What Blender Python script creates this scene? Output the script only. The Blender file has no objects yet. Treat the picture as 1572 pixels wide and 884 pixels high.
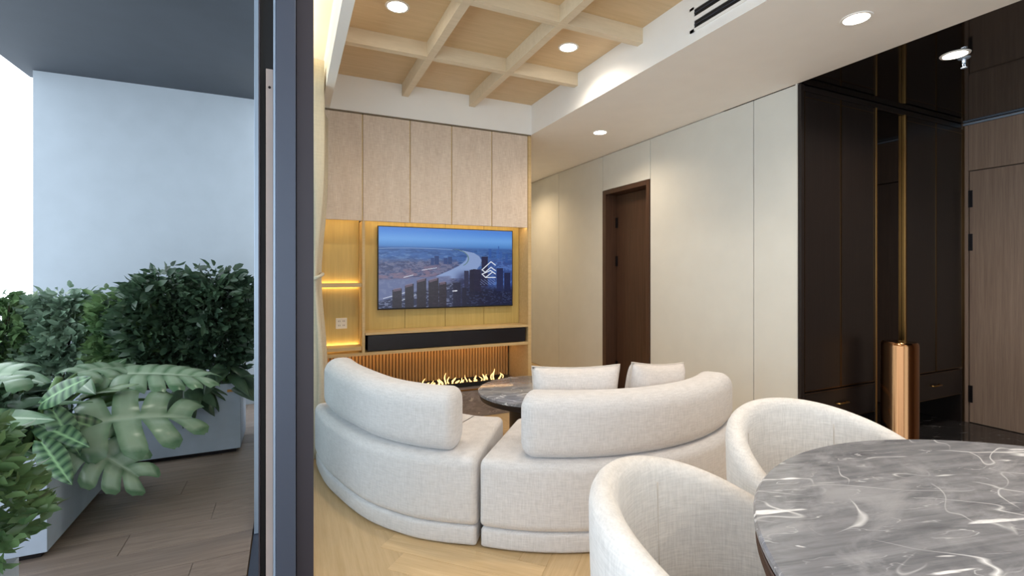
import bpy, bmesh, math, random
import numpy as np
from mathutils import Vector, Matrix, noise as mnoise

random.seed(7)
scene = bpy.context.scene
COL = scene.collection
PI = math.pi

# ------------------------------------------------------------------ camera
cam_d = bpy.data.cameras.new('camera'); cam = bpy.data.objects.new('camera', cam_d); COL.objects.link(cam)
cam_d.sensor_width = 36; cam_d.lens = 738 / 1572 * 36
cam_d.shift_y = -24 / 1572
cam_d.clip_start = 0.02
YAW = math.atan2(340, 738)
cam.location = (0, 0, 1.25); cam.rotation_euler = (PI / 2, 0, -YAW)
scene.camera = cam

# ------------------------------------------------------------------ world: overcast white sky
world = bpy.data.worlds.new('overcast'); scene.world = world; world.use_nodes = True
bg = world.node_tree.nodes['Background']
bg.inputs[0].default_value = (0.83, 0.92, 1.0, 1); bg.inputs[1].default_value = 2.1

# ------------------------------------------------------------------ exposure
vs = scene.view_settings
vs.view_transform = 'Standard'; vs.look = 'None'; vs.gamma = 1; vs.use_curve_mapping = False
vs.exposure = 0.6
scene.cycles.max_bounces = 9
scene.cycles.diffuse_bounces = 6
scene.cycles.sample_clamp_indirect = 6
scene.cycles.caustics_reflective = False
scene.cycles.caustics_refractive = False

LAMP = 1.0            # global strength of the room's own lamps
WARM = (1.0, 0.87, 0.72)
GOLD = (1.0, 0.80, 0.42)

# ------------------------------------------------------------------ helpers: colour and nodes
def lin(c):
    c = c / 255.0
    return c / 12.92 if c <= 0.04045 else ((c + 0.055) / 1.055) ** 2.4
def rgb(r, g, b): return (lin(r), lin(g), lin(b), 1)

class NT:
    def __init__(s, name, rough=0.6, metal=0.0, spec=0.5):
        s.m = bpy.data.materials.new(name); s.m.use_nodes = True
        s.t = s.m.node_tree; s.b = s.t.nodes['Principled BSDF']
        s.b.inputs['Roughness'].default_value = rough; s.b.inputs['Metallic'].default_value = metal
        s.b.inputs['Specular IOR Level'].default_value = spec
        s.co = None
    def n(s, kind, **kw):
        x = s.t.nodes.new(kind)
        for k, v in kw.items():
            if k in x.inputs: x.inputs[k].default_value = v
            else: setattr(x, k, v)
        return x
    def l(s, a, b): s.t.links.new(a, b)
    def coord(s, scale=(1, 1, 1), rot=(0, 0, 0), kind='Object'):
        tc = s.n('ShaderNodeTexCoord'); mp = s.n('ShaderNodeMapping')
        mp.inputs['Scale'].default_value = scale; mp.inputs['Rotation'].default_value = rot
        s.l(tc.outputs[kind], mp.inputs['Vector']); return mp.outputs['Vector']
    def noise(s, vec, scale=5, detail=4, rough=0.5, dist=0.0):
        x = s.n('ShaderNodeTexNoise', Scale=scale, Detail=detail, Roughness=rough, Distortion=dist)
        s.l(vec, x.inputs['Vector']); return x.outputs['Fac']
    def ramp(s, fac, stops):
        r = s.n('ShaderNodeValToRGB'); e = r.color_ramp.elements
        while len(e) < len(stops): e.new(0.5)
        for i, (p, c) in enumerate(stops): e[i].position = p; e[i].color = c if len(c) == 4 else (*c, 1)
        s.l(fac, r.inputs['Fac']); return r.outputs['Color']
    def mix(s, a, b, fac, mode='MIX'):
        x = s.n('ShaderNodeMix', data_type='RGBA', blend_type=mode)
        for sock, v in ((x.inputs[0], fac), (x.inputs[6], a), (x.inputs[7], b)):
            if isinstance(v, (int, float)): sock.default_value = v
            elif isinstance(v, tuple): sock.default_value = v
            else: s.l(v, sock)
        return x.outputs[2]
    def bump(s, h, strength=0.2, dist=0.01):
        x = s.n('ShaderNodeBump', Strength=strength, Distance=dist)
        s.l(h, x.inputs['Height']); s.l(x.outputs['Normal'], s.b.inputs['Normal'])
    def color(s, c):
        if isinstance(c, tuple): s.b.inputs['Base Color'].default_value = c
        else: s.l(c, s.b.inputs['Base Color'])
        return s
    def math(s, op, a, b=0.0):
        x = s.n('ShaderNodeMath', operation=op)
        for i, v in enumerate((a, b)):
            if isinstance(v, (int, float)): x.inputs[i].default_value = v
            else: s.l(v, x.inputs[i])
        return x.outputs[0]

M = {}
def paint(name, c, rough=0.6, metal=0.0, var=0.04, bump=0.04, scale=6, spec=0.5):
    k = NT(name, rough, metal, spec); v = k.coord()
    f = k.noise(v, scale, 5)
    d = tuple(x * (1 - var * 2) for x in c[:3]) + (1,); e = tuple(min(1, x * (1 + var)) for x in c[:3]) + (1,)
    k.color(k.ramp(f, [(0.3, d), (0.7, e)]))
    if bump: k.bump(k.noise(v, scale * 40, 2), bump, 0.002)
    M[name] = k.m; return k
def wood(name, a, b, rough=0.45, scale=(45, 45, 1.6), rnd=0.0, spec=0.4):
    k = NT(name, rough, 0, spec); v = k.coord(scale)
    if rnd:
        oi = k.n('ShaderNodeObjectInfo'); ad = k.n('ShaderNodeVectorMath', operation='ADD')
        sc = k.n('ShaderNodeVectorMath', operation='SCALE'); sc.inputs['Scale'].default_value = 40
        cb = k.n('ShaderNodeCombineXYZ'); k.l(oi.outputs['Random'], cb.inputs[0]); k.l(oi.outputs['Random'], cb.inputs[2])
        k.l(cb.outputs[0], sc.inputs[0]); k.l(v, ad.inputs[0]); k.l(sc.outputs[0], ad.inputs[1]); v = ad.outputs[0]
    f = k.noise(v, 1.0, 6, 0.6, 0.4); f2 = k.noise(v, 4.0, 3, 0.6)
    c = k.ramp(k.math('ADD', k.math('MULTIPLY', f, 0.7), k.math('MULTIPLY', f2, 0.3)), [(0.3, a), (0.7, b)])
    if rnd:
        hs = k.n('ShaderNodeHueSaturation'); k.l(c, hs.inputs['Color'])
        k.l(k.math('ADD', k.math('MULTIPLY', oi.outputs['Random'], rnd), 1 - rnd / 2), hs.inputs['Value']); c = hs.outputs['Color']
    k.color(c); k.bump(f2, 0.08, 0.003); M[name] = k.m; return k
def fabric(name, c, fine=260, warp=0.05, bump=0.35):
    k = NT(name, 0.92, 0, 0.15)
    tc = k.coord((1, 1, 1))
    v1 = k.coord((fine * 0.8, fine * 0.8, fine * 0.09)); v2 = k.coord((fine * 0.09, fine * 0.09, fine * 0.8))
    a = k.noise(v1, 1, 2); b = k.noise(v2, 1, 2); t = k.math('ADD', k.math('MULTIPLY', a, 0.5), k.math('MULTIPLY', b, 0.5))
    lo = tuple(x * (1 - 3.2 * warp) for x in c[:3]) + (1,); hi = tuple(min(1, x * (1 + 2.2 * warp)) for x in c[:3]) + (1,)
    k.color(k.mix(k.ramp(t, [(0.33, lo), (0.67, hi)]), tuple(x * 0.93 for x in c[:3]) + (1,), k.math('MULTIPLY', k.noise(tc, 4, 3), 0.35)))
    k.bump(t, bump, 0.004)
    k.b.inputs['Sheen Weight'].default_value = 0.15; k.b.inputs['Sheen Roughness'].default_value = 0.6
    M[name] = k.m; return k
def emit(name, c, s):
    k = NT(name); k.b.inputs['Base Color'].default_value = (*c, 1); k.b.inputs['Emission Color'].default_value = (*c, 1)
    k.b.inputs['Emission Strength'].default_value = s; M[name] = k.m; return k
def marble(name, dark, mid, light, vein, rough=0.12, sc=1.0, veins=0.8, rot=0.2):
    k = NT(name, rough, 0, 0.5)
    def aniso(scale, rz, off=0.0):
        tc = k.n('ShaderNodeTexCoord'); a = k.n('ShaderNodeMapping'); b = k.n('ShaderNodeMapping')
        a.inputs['Rotation'].default_value = (0, 0, rz); a.inputs['Location'].default_value = (off, off * 0.7, 0)
        b.inputs['Scale'].default_value = tuple(x * sc for x in scale)
        k.l(tc.outputs['Object'], a.inputs['Vector']); k.l(a.outputs[0], b.inputs['Vector']); return b.outputs[0]
    base = k.ramp(k.noise(aniso((1, 2.0, 2.0), rot), 2.4, 9, 0.62, 0.5), [(0.30, dark), (0.5, mid), (0.70, light)])
    base = k.mix(base, k.ramp(k.noise(aniso((2.2, 30, 30), rot), 1, 7, 0.65, 0.3), [(0.32, dark), (0.68, light)]), 0.45)
    base = k.mix(base, dark, k.ramp(k.noise(aniso((3.0, 14, 14), rot + 0.1, 3.0), 1, 6, 0.6, 0.6), [(0.56, (0, 0, 0)), (0.72, (0.6, 0.6, 0.6))]))
    def ridge(vec, scale, w, dist, detail, lo, hi):
        f = k.noise(vec, scale, detail, 0.5, dist)
        r_ = k.math('ABSOLUTE', k.math('SUBTRACT', f, 0.5))
        g = k.ramp(r_, [(0.0, (1, 1, 1)), (w * 0.4, (0.5, 0.5, 0.5)), (w, (0, 0, 0))])
        return k.math('MULTIPLY', g, k.ramp(k.noise(vec, scale * 1.3, 3), [(lo, (0, 0, 0)), (hi, (1, 1, 1))]))
    base = k.mix(base, vein, k.math('MULTIPLY', ridge(aniso((1, 3.2, 3.2), rot + 0.35), 1.5, 0.008, 0.1, 1.6, 0.44, 0.60), veins))
    base = k.mix(base, vein, k.math('MULTIPLY', ridge(aniso((1, 2.6, 2.6), rot - 0.5, 5.0), 1.8, 0.007, 0.12, 1.8, 0.46, 0.62), veins * 0.8))
    base = k.mix(base, vein, k.math('MULTIPLY', ridge(aniso((1.5, 5.0, 5.0), rot + 0.1, 9.0), 2.6, 0.012, 0.25, 3, 0.50, 0.66), veins * 0.6))
    dash = k.noise(aniso((3.2, 24, 24), rot + 0.12, 2.0), 1, 3, 0.5, 0.2)
    base = k.mix(base, vein, k.math('MULTIPLY', k.ramp(dash, [(0.665, (0, 0, 0)), (0.71, (1, 1, 1))]), veins))
    base = k.mix(base, light, k.ramp(k.noise(aniso((1.6, 3.4, 3.4), rot - 0.3, 11.0), 1.6, 7, 0.65, 0.6), [(0.5, (0, 0, 0)), (0.66, (0.75, 0.75, 0.75))]))
    bl = k.noise(aniso((3.0, 8, 8), rot + 0.2, 7.0), 1.2, 5, 0.55, 0.4)
    base = k.mix(base, vein, k.math('MULTIPLY', k.ramp(bl, [(0.70, (0, 0, 0)), (0.725, (1, 1, 1))]), veins))
    k.color(base); M[name] = k.m; return k

paint('white_paint', rgb(242, 240, 237), 0.7, var=0.01)
paint('cream_panel', rgb(212, 212, 206), 0.42, var=0.015, bump=0.02)
paint('seam_dark', rgb(120, 105, 85), 0.7)
paint('balcony_wall_paint', rgb(160, 170, 180), 0.8, var=0.02)
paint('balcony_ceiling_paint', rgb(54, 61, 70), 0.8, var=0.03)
wood('coffer_veneer', rgb(206, 180, 140), rgb(220, 194, 156), 0.5, (3, 30, 30))
wood('beam_veneer', rgb(214, 198, 170), rgb(228, 212, 186), 0.5, (4, 30, 30))
wood('oak_floor', rgb(194, 164, 120), rgb(216, 188, 146), 0.33, (45, 2.2, 45), rnd=0.16)
wood('balcony_plank', rgb(112, 98, 90), rgb(146, 130, 119), 0.45, (1.6, 38, 38), rnd=0.22)
paint('grout', rgb(96, 82, 66), 0.9)
wood('dark_door_wood', rgb(60, 40, 30), rgb(84, 60, 46), 0.42)
wood('entry_wood', rgb(132, 110, 96), rgb(164, 140, 122), 0.4)
wood('closet_wood', rgb(24, 19, 18), rgb(36, 29, 27), 0.34, (60, 60, 1.2))
paint('closet_black', rgb(18, 14, 14), 0.4)
paint('bronze_trim', rgb(118, 94, 66), 0.3, 1.0, bump=0)
paint('brass', rgb(190, 150, 90), 0.28, 1.0, bump=0)
paint('bronze_polished', rgb(158, 114, 78), 0.16, 1.0, var=0.01, bump=0)
paint('dark_metal', rgb(38, 34, 36), 0.4, 0.7, bump=0)
paint('slate_aluminium', rgb(68, 75, 91), 0.42, 0.35, var=0.01, bump=0)
paint('dark_aluminium', rgb(52, 48, 56), 0.45, 0.35, var=0.01, bump=0)
paint('pale_aluminium', rgb(160, 176, 196), 0.35, 0.3, var=0.01, bump=0)
paint('beige_seal', rgb(168, 154, 148), 0.6, bump=0)
paint('black_gap', rgb(14, 13, 16), 0.6, bump=0)
paint('black_glass_front', rgb(18, 16, 24), 0.3, bump=0)
paint('plastic_white', rgb(228, 220, 205), 0.4, bump=0)
paint('planter_grey', rgb(172, 184, 200), 0.6, var=0.04, bump=0.12, scale=9)
paint('soil', rgb(48, 36, 30), 0.95, var=0.2, bump=0.6, scale=14)
paint('orange_tag', rgb(196, 136, 60), 0.4, bump=0)
paint('walnut_rim', rgb(70, 44, 36), 0.35)
paint('table_dark', rgb(40, 32, 30), 0.4)
# veneer of the upper media wall
k = NT('linen_veneer', 0.6, 0, 0.3)
f = k.noise(k.coord((14, 14, 3.2)), 1, 6, 0.6); g = k.noise(k.coord((20, 20, 190)), 1, 3); h = k.noise(k.coord((190, 190, 14)), 1, 3)
k.color(k.mix(k.ramp(f, [(0.3, rgb(204, 184, 166)), (0.7, rgb(226, 208, 192))]), k.ramp(k.math('MULTIPLY', k.math('ADD', g, h), 0.5), [(0.36, rgb(184, 160, 140)), (0.64, rgb(234, 220, 204))]), 0.45))
k.bump(g, 0.1, 0.002); M['linen_veneer'] = k.m
wood('gold_panel', rgb(182, 156, 90), rgb(202, 176, 108), 0.42, (40, 40, 2.0))
wood('slat_wood', rgb(176, 134, 82), rgb(206, 164, 110), 0.45, (50, 50, 3))
wood('shelf_wood', rgb(188, 160, 112), rgb(208, 180, 134), 0.45, (3, 40, 40))
fabric('sofa_linen', rgb(213, 211, 212))
fabric('pillow_linen', rgb(216, 210, 207), 300)
fabric('chair_linen', rgb(222, 219, 216), 260, 0.05, 0.45)
paint('piping', rgb(204, 196, 188), 0.9, bump=0)
fabric('curtain_cloth', rgb(206, 196, 174), 200, 0.03, 0.2)
marble('table_marble', rgb(92, 94, 101), rgb(124, 126, 133), rgb(166, 168, 174), rgb(242, 245, 250), 0.14, 1.5, 0.95)
marble('hearth_marble', rgb(104, 96, 96), rgb(130, 122, 122), rgb(156, 148, 148), rgb(200, 190, 184), 0.15, 2.0, 0.8)
marble('foyer_marble', rgb(34, 33, 36), rgb(48, 47, 50), rgb(70, 68, 70), rgb(190, 186, 182), 0.08, 1.6, 0.5)
paint('black_gloss_ceiling', rgb(20, 17, 17), 0.04, 0.0, var=0.05, bump=0, spec=0.6)
k = paint('tinted_mirror', rgb(52, 42, 36), 0.02, 1.0, var=0.01, bump=0)
emit('downlight_glow', (1.0, 0.92, 0.80), 14)
emit('led_gold', GOLD, 11 * LAMP)
emit('led_fire', (1.0, 0.64, 0.30), 6 * LAMP)
emit('led_pocket', (1.0, 0.88, 0.64), 5 * LAMP)
emit('flame', (1.0, 0.60, 0.22), 1.6)
# leaves
def leafmat(name, a, b, veinc=None, rough=0.35):
    k = NT(name, rough, 0, 0.5)
    f = k.noise(k.coord(), 9, 4); oi = k.n('ShaderNodeObjectInfo')
    c = k.ramp(f, [(0.3, a), (0.7, b)])
    at = k.n('ShaderNodeAttribute', attribute_name='vein')
    if veinc: c = k.mix(c, veinc, at.outputs['Fac'])
    at2 = k.n('ShaderNodeAttribute', attribute_name='shade')
    k.color(c); k.b.inputs['Transmission Weight'].default_value = 0
    tr = k.n('ShaderNodeBsdfTranslucent'); k.l(c, tr.inputs['Color']); mx = k.n('ShaderNodeMixShader'); mx.inputs[0].default_value = 0.22
    out = k.t.nodes['Material Output']; k.l(k.b.outputs[0], mx.inputs[1]); k.l(tr.outputs[0], mx.inputs[2]); k.l(mx.outputs[0], out.inputs['Surface'])
    M[name] = k.m
leafmat('monstera_leaf', rgb(80, 116, 84), rgb(128, 156, 124), rgb(190, 208, 184), 0.24)
leafmat('vein_leaf', rgb(26, 56, 42), rgb(48, 84, 62), rgb(150, 190, 140), 0.3)
leafmat('shrub_leaf_dark', rgb(44, 66, 54), rgb(78, 102, 76))
leafmat('shrub_leaf_mid', rgb(64, 96, 62), rgb(116, 144, 94))
leafmat('shrub_leaf_pale', rgb(84, 112, 92), rgb(138, 160, 138))
paint('stem_green', rgb(92, 122, 70), 0.5, bump=0)
paint('stem_brown', rgb(74, 58, 46), 0.8, bump=0)

# ------------------------------------------------------------------ helpers: objects
def tag(o, label=None, cat=None, group=None, kind=None):
    if label: o['label'] = label
    if cat: o['category'] = cat
    if group: o['group'] = group
    if kind: o['kind'] = kind
    return o
def link(name, me, mat=None, parent=None, loc=(0, 0, 0), smooth=False):
    if mat is not None and not me.materials: me.materials.append(M[mat])
    o = bpy.data.objects.new(name, me); COL.objects.link(o); o.location = loc
    if parent is not None: o.parent = parent
    if smooth: me.polygons.foreach_set('use_smooth', [True] * len(me.polygons))
    return o
def empty(name, loc=(0, 0, 0), rz=0.0):
    o = bpy.data.objects.new(name, None); COL.objects.link(o); o.location = loc; o.rotation_euler = (0, 0, rz); o.empty_display_size = 0.05
    return o
def mesh(name, v, f):
    me = bpy.data.meshes.new(name); me.from_pydata([tuple(p) for p in v], [], f); me.update(); return me
def bmobj(name, bm, mat, parent=None, smooth=False, loc=(0, 0, 0)):
    me = bpy.data.meshes.new(name); bmesh.ops.recalc_face_normals(bm, faces=bm.faces); bm.to_mesh(me); bm.free()
    return link(name, me, mat, parent, loc, smooth)
def addbox(bm, x0, x1, y0, y1, z0, z1, bev=0.0):
    r = bmesh.ops.create_cube(bm, size=1); vs_ = r['verts']
    for v in vs_:
        v.co = Vector(((x0 + x1) / 2 + v.co.x * (x1 - x0), (y0 + y1) / 2 + v.co.y * (y1 - y0), (z0 + z1) / 2 + v.co.z * (z1 - z0)))
    if bev:
        es = list({e for v in vs_ for e in v.link_edges})
        bmesh.ops.bevel(bm, geom=es, offset=bev, segments=2, affect='EDGES', profile=0.6)
def box(name, x0, x1, y0, y1, z0, z1, mat, parent=None, bev=0.0):
    bm = bmesh.new(); addbox(bm, min(x0, x1), max(x0, x1), min(y0, y1), max(y0, y1), min(z0, z1), max(z0, z1), bev)
    return bmobj(name, bm, mat, parent)
def boxes(name, lst, mat, parent=None, bev=0.0):
    bm = bmesh.new()
    for b in lst: addbox(bm, *b, bev)
    return bmobj(name, bm, mat, parent)
def lathe(name, prof, mat, parent=None, loc=(0, 0, 0), n=64, smooth=True):
    v, f = [], []; m = len(prof)
    for i in range(n):
        a = 2 * PI * i / n
        for r, z in prof: v.append((r * math.cos(a), r * math.sin(a), z))
    for i in range(n):
        j = (i + 1) % n
        for q in range(m - 1): f.append((i * m + q, j * m + q, j * m + q + 1, i * m + q + 1))
    bm = bmesh.new(); me = mesh(name, v, f); bm.from_mesh(me); bpy.data.meshes.remove(me)
    bmesh.ops.remove_doubles(bm, verts=bm.verts, dist=1e-5)
    o = bmobj(name, bm, mat, parent, smooth, loc)
    if smooth: o.data.set_sharp_from_angle(angle=math.radians(35))
    return o
def tube(name, pts, rad, mat, parent=None, n=8, loc=(0, 0, 0)):
    pts = [Vector(p) for p in pts]; v, f = [], []
    rads = rad if isinstance(rad, (list, tuple)) else [rad] * len(pts)
    up = Vector((0.12, 0.31, 0.94)).normalized()
    for i, p in enumerate(pts):
        d = (pts[min(i + 1, len(pts) - 1)] - pts[max(i - 1, 0)]).normalized()
        a = d.cross(up)
        if a.length < 1e-3: a = d.cross(Vector((1, 0, 0)))
        a.normalize(); b = d.cross(a)
        for q in range(n): t = 2 * PI * q / n; v.append(p + (a * math.cos(t) + b * math.sin(t)) * rads[i])
    for i in range(len(pts) - 1):
        for q in range(n): w = (q + 1) % n; f.append((i * n + q, i * n + w, (i + 1) * n + w, (i + 1) * n + q))
    f.append(tuple(range(n - 1, -1, -1))); f.append(tuple((len(pts) - 1) * n + q for q in range(n)))
    return link(name, mesh(name, v, f), mat, parent, loc, True)
def struct(o, label, cat): return tag(o, label, cat, kind='structure')

# ================================================================== THE SETTING
CEIL, UP = 2.50, 2.77
XW, XD, YC, YT, XS = 3.05, 5.13, 2.10, 3.90, 1.99

# ---- living room floor: herringbone oak planks
fl = boxes('floor', [(0.06, XW, -3.0, 6.6, -0.08, -0.004), (XW, XW + 0.3, YC + 0.55, 6.6, -0.08, -0.004)], 'grout')
struct(fl, 'pale oak herringbone floor of the living room around the curved sofa', 'floor')
PW, PL = 0.125, 0.75
pm_bm = bmesh.new(); addbox(pm_bm, -PW / 2 + 0.0012, PW / 2 - 0.0012, -PL / 2 + 0.0012, PL / 2 - 0.0012, -0.012, 0.0, 0.0012)
pm = bpy.data.meshes.new('plank'); bmesh.ops.recalc_face_normals(pm_bm, faces=pm_bm.faces); pm_bm.to_mesh(pm); pm_bm.free(); pm.materials.append(M['oak_floor'])
def herring():
    n = int(round(PL / PW)); out = []
    c, s_ = math.cos(PI / 4), math.sin(PI / 4)
    for i in range(-40, 60):
        for j in range(-14, 16):
            # vertical plank then horizontal plank of one L
            ox = i * PW + j * (PL); oy = i * PW - j * PL
            for kind in (0, 1):
                if kind == 0: cx_, cy_, rot = ox + PW / 2, oy + PL / 2, 0
                else: cx_, cy_, rot = ox + PW + PL / 2, oy + PW / 2, PI / 2
                x = 0.9 + c * cx_ - s_ * cy_; y = 1.0 + s_ * cx_ + c * cy_
                out.append((x, y, rot + PI / 4))
    return out
cnt = 0
for x, y, r in sorted(set((round(a, 4), round(b, 4), round(c, 4)) for a, b, c in herring()), key=lambda t: math.hypot(t[0] - 0.8, t[1] - 1.8)):
    if not (0.38 < x < XW - 0.34 and -0.2 < y < 3.6): continue
    if cnt >= 150: break
    o = bpy.data.objects.new('plank', pm); COL.objects.link(o); o.location = (x, y, 0); o.rotation_euler = (0, 0, r); o.parent = fl; cnt += 1
# strip of flooring along the edges that no whole plank covers, at plank level
bm = bmesh.new(); addbox(bm, 0.062, XW - 0.002, -2.99, 6.49, -0.012, -0.0015)
fill = bmobj('floor_bed', bm, 'oak_floor', fl)

# ---- foyer floor
ff = box('floor_foyer', XW, XD + 0.12, -0.9, YC + 0.5, -0.08, 0.001, 'foyer_marble'); struct(ff, 'polished dark marble floor of the foyer by the entrance door', 'floor')
box('threshold_strip', XW - 0.012, XW + 0.012, -0.9, YC - 0.05, -0.01, 0.003, 'brass', ff)

# ---- balcony floor planks
bf = box('floor_balcony', -2.0, -0.16, -3.0, 5.2, -0.10, -0.012, 'grout'); struct(bf, 'brown wood-look plank floor of the balcony', 'floor')
bw, blen = 0.195, 1.2
bpm_bm = bmesh.new(); addbox(bpm_bm, -blen / 2 + 0.0015, blen / 2 - 0.0015, -bw / 2 + 0.0015, bw / 2 - 0.0015, -0.02, 0.0, 0.0015)
bpm = bpy.data.meshes.new('plank'); bmesh.ops.recalc_face_normals(bpm_bm, faces=bpm_bm.faces); bpm_bm.to_mesh(bpm); bpm_bm.free(); bpm.materials.append(M['balcony_plank'])
for r_ in range(26):
    y = 5.09 - r_ * bw
    off = (r_ * 0.37) % 1.0
    x = -0.165 - (off * blen)
    # cut the row into boards; the end boards are scaled to fit
    edges = [-0.165]; e = -0.165 - max(0.2, off * blen)
    while e > -2.0 + 0.15: edges.append(e); e -= blen
    edges.append(-2.0)
    for a, b in zip(edges[:-1], edges[1:]):
        o = bpy.data.objects.new('plank', bpm); COL.objects.link(o); o.parent = bf
        o.location = ((a + b) / 2, y, 0); o.scale = ((a - b) / blen, 1, 1)

# ---- right wall with panels and door opening
wr = boxes('wall_right', [(XW + 0.02, XW + 0.05, YC + 0.012, 3.50, 0, CEIL), (XW + 0.02, XW + 0.05, 4.32, 6.5, 0, CEIL), (XW + 0.02, XW + 0.05, 3.50, 4.32, 2.13, CEIL), (XW + 0.05, XW + 0.30, YC + 0.55, 3.45, 0, CEIL), (XW + 0.05, XW + 0.30, 4.36, 6.6, 0, CEIL), (XW + 0.05, XW + 0.30, 3.45, 4.36, 2.14, CEIL), (XW + 0.25, XW + 0.30, 3.45, 4.36, 0, 2.14)], 'seam_dark')  # last box is added, unseen behind the door, to stop sky light leaking
struct(wr, 'cream panelled wall running down the corridor past the dark door', 'wall')
ye = [(YC + 0.01, 2.434), (2.434, 3.537), (4.285, 5.22), (5.22, 6.5)]
for a, b in ye: box('panel', XW, XW + 0.022, a + 0.003, b - 0.003, 0.0, CEIL - 0.006, 'cream_panel', wr, 0.002)
box('panel', XW, XW + 0.022, 3.54, 4.282, 2.125, CEIL - 0.006, 'cream_panel', wr, 0.002)
box('edge_trim', XW - 0.004, XW + 0.03, YC + 0.002, YC + 0.012, 0, CEIL, 'cream_panel', wr)
wr2 = boxes('wall_right_near', [(XW, XW + 0.1, -3.0, -0.9, 0, CEIL)], 'white_paint'); struct(wr2, 'white wall on the near side of the foyer', 'wall')
# ---- corridor
w = box('wall_corridor_end', XS - 0.02, XW + 0.12, 6.5, 6.6, 0, CEIL, 'cream_panel'); struct(w, 'cream wall at the far end of the corridor', 'wall')
w = box('wall_corridor_left', XS - 0.10, XS, 4.46, 6.5, 0, CEIL, 'cream_panel'); struct(w, 'cream wall on the left of the corridor behind the television', 'wall')
w = box('wall_back', 0.0, XS, 4.46, 4.56, 0, 2.95, 'white_paint'); struct(w, 'wall behind the television cabinet', 'wall')
w = boxes('wall_front', [(0.0, 0.25, -3.1, -3.0, 0, 2.95), (2.85, XW + 0.1, -3.1, -3.0, 0, 2.95), (0.25, 2.85, -3.1, -3.0, 2.4, 2.95)], 'white_paint'); struct(w, 'white wall behind the dining table', 'wall')
w = boxes('wall_left', [(-0.16, 0.05, 3.86, 4.56, 0, 2.95), (-0.16, 0.05, -3.1, -2.6, 0, 2.95), (-0.16, 0.05, -2.6, 3.86, 2.62, 2.95)], 'white_paint'); struct(w, 'wall framing the opening between living room and balcony', 'wall')
w = box('wall_foyer_near', XW + 0.1, XD + 0.1, -1.0, -0.9, 0, CEIL, 'entry_wood'); struct(w, 'wood panelled wall on the near side of the foyer', 'wall')

# ---- ceilings
ce = boxes('ceiling', [(XS, XW, -3.0, 6.5, CEIL, 2.95), (0.216, XS, -3.0, -0.58, CEIL, 2.95), (XW, XW + 0.3, YC + 0.62, 6.6, CEIL, 2.95)], 'white_paint')
struct(ce, 'lowered white ceiling with coffered tray of pale beams over the sofa', 'ceiling')
box('pocket_top', 0.05, 0.216, -2.6, 4.46, UP, UP + 0.12, 'white_paint', ce)
box('tray_top', 0.216, XS, -0.60, 4.46, UP, UP + 0.12, 'coffer_veneer', ce)
box('tray_fascia', 0.27, XS, YT, YT + 0.06, CEIL, UP, 'white_paint', ce)
box('tray_fascia', 0.216, 0.27, -0.58, YT + 0.06, CEIL, UP, 'white_paint', ce)
box('shadow_gap', 0.15, XS, YT + 0.006, YT + 0.05, CEIL - 0.012, CEIL, 'seam_dark', ce)
BT, BD = 0.05, 0.095
rows = [3.145, 2.40, 1.655, 0.91, 0.165]; cols = [0.843, 1.417]
for x in cols: box('beam', x - BT / 2, x + BT / 2, -0.58, YT, UP - BD - 0.002, UP, 'beam_veneer', ce)
ce_x = [0.27, cols[0] - BT / 2, cols[0] + BT / 2, cols[1] - BT / 2, cols[1] + BT / 2, XS]
for y in rows:
    for a, b in ((0, 1), (2, 3), (4, 5)):
        box('beam', ce_x[a], ce_x[b], y - BT / 2, y + BT / 2, UP - BD, UP, 'beam_veneer', ce)
ap = box('access_panel', 2.25, 2.742, 0.72, 1.23, CEIL - 0.004, CEIL, 'white_paint', ce, 0.0015)
# curtain pocket inner lining and warm strip in it
box('pocket_lining', 0.05, 0.058, -2.6, 4.40, 2.5, UP, 'cream_panel', ce)
box('led_strip', 0.058, 0.072, 1.5, 3.84, UP - 0.06, UP - 0.03, 'led_pocket', ce)
cf = box('ceiling_foyer', XW, XD, -0.9, YC + 0.6, CEIL - 0.002, 2.95, 'black_gloss_ceiling'); struct(cf, 'glossy black mirror ceiling of the foyer', 'ceiling')

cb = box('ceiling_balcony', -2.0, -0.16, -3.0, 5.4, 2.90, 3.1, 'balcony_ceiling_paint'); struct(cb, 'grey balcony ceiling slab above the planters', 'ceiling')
wb = box('wall_balcony_end', -1.91, -0.16, 5.2, 5.4, -0.1, 2.90, 'balcony_wall_paint'); struct(wb, 'plain pale wall closing the end of the balcony', 'wall')

# ---- glazing: window_1 the fixed / sliding leaves along the curtain, with frame posts
wn = empty('window_1', (0, 1.3, 0)); tag(wn, 'slate aluminium sliding door frame with stacked glass leaves beside the curtain', 'sliding door', kind='structure')
def wbox(name, x0, x1, y0, y1, z0, z1, mat, bev=0.002):
    o = box(name, x0, x1, y0 - 1.3, y1 - 1.3, z0, z1, mat, wn, bev); return o
wbox('inner_post', 0.0125, 0.0526, 1.30, 1.37, 0, 2.62, 'dark_aluminium')
wbox('outer_post', -0.032, 0.0120, 1.285, 1.37, 0, 2.62, 'slate_aluminium')
wbox('groove_lip', -0.0378, -0.0325, 1.295, 1.37, 0, 2.62, 'pale_aluminium', 0.001)
wbox('track_channel', -0.0665, -0.0380, 1.325, 1.37, 0, 2.62, 'black_gap', 0)
st = wbox('seal_strip', -0.0545, -0.0385, 1.31, 1.325, 0, 1.745, 'beige_seal', 0.001)
bpy.context.view_layer.update()
tube('screw', [(-0.0465, 0.008, 1.70), (-0.0465, 0.0125, 1.70)], 0.003, 'dark_metal', wn)
wbox('channel_lip', -0.070, -0.0665, 1.30, 1.37, 0, 2.62, 'dark_aluminium', 0.001)
wbox('leaf_stile', -0.158, -0.085, 2.60, 2.66, 0.0, 2.62, 'pale_aluminium')
wbox('leaf_stile', -0.15, -0.09, 3.80, 3.86, 0.0, 2.62, 'slate_aluminium')
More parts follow.
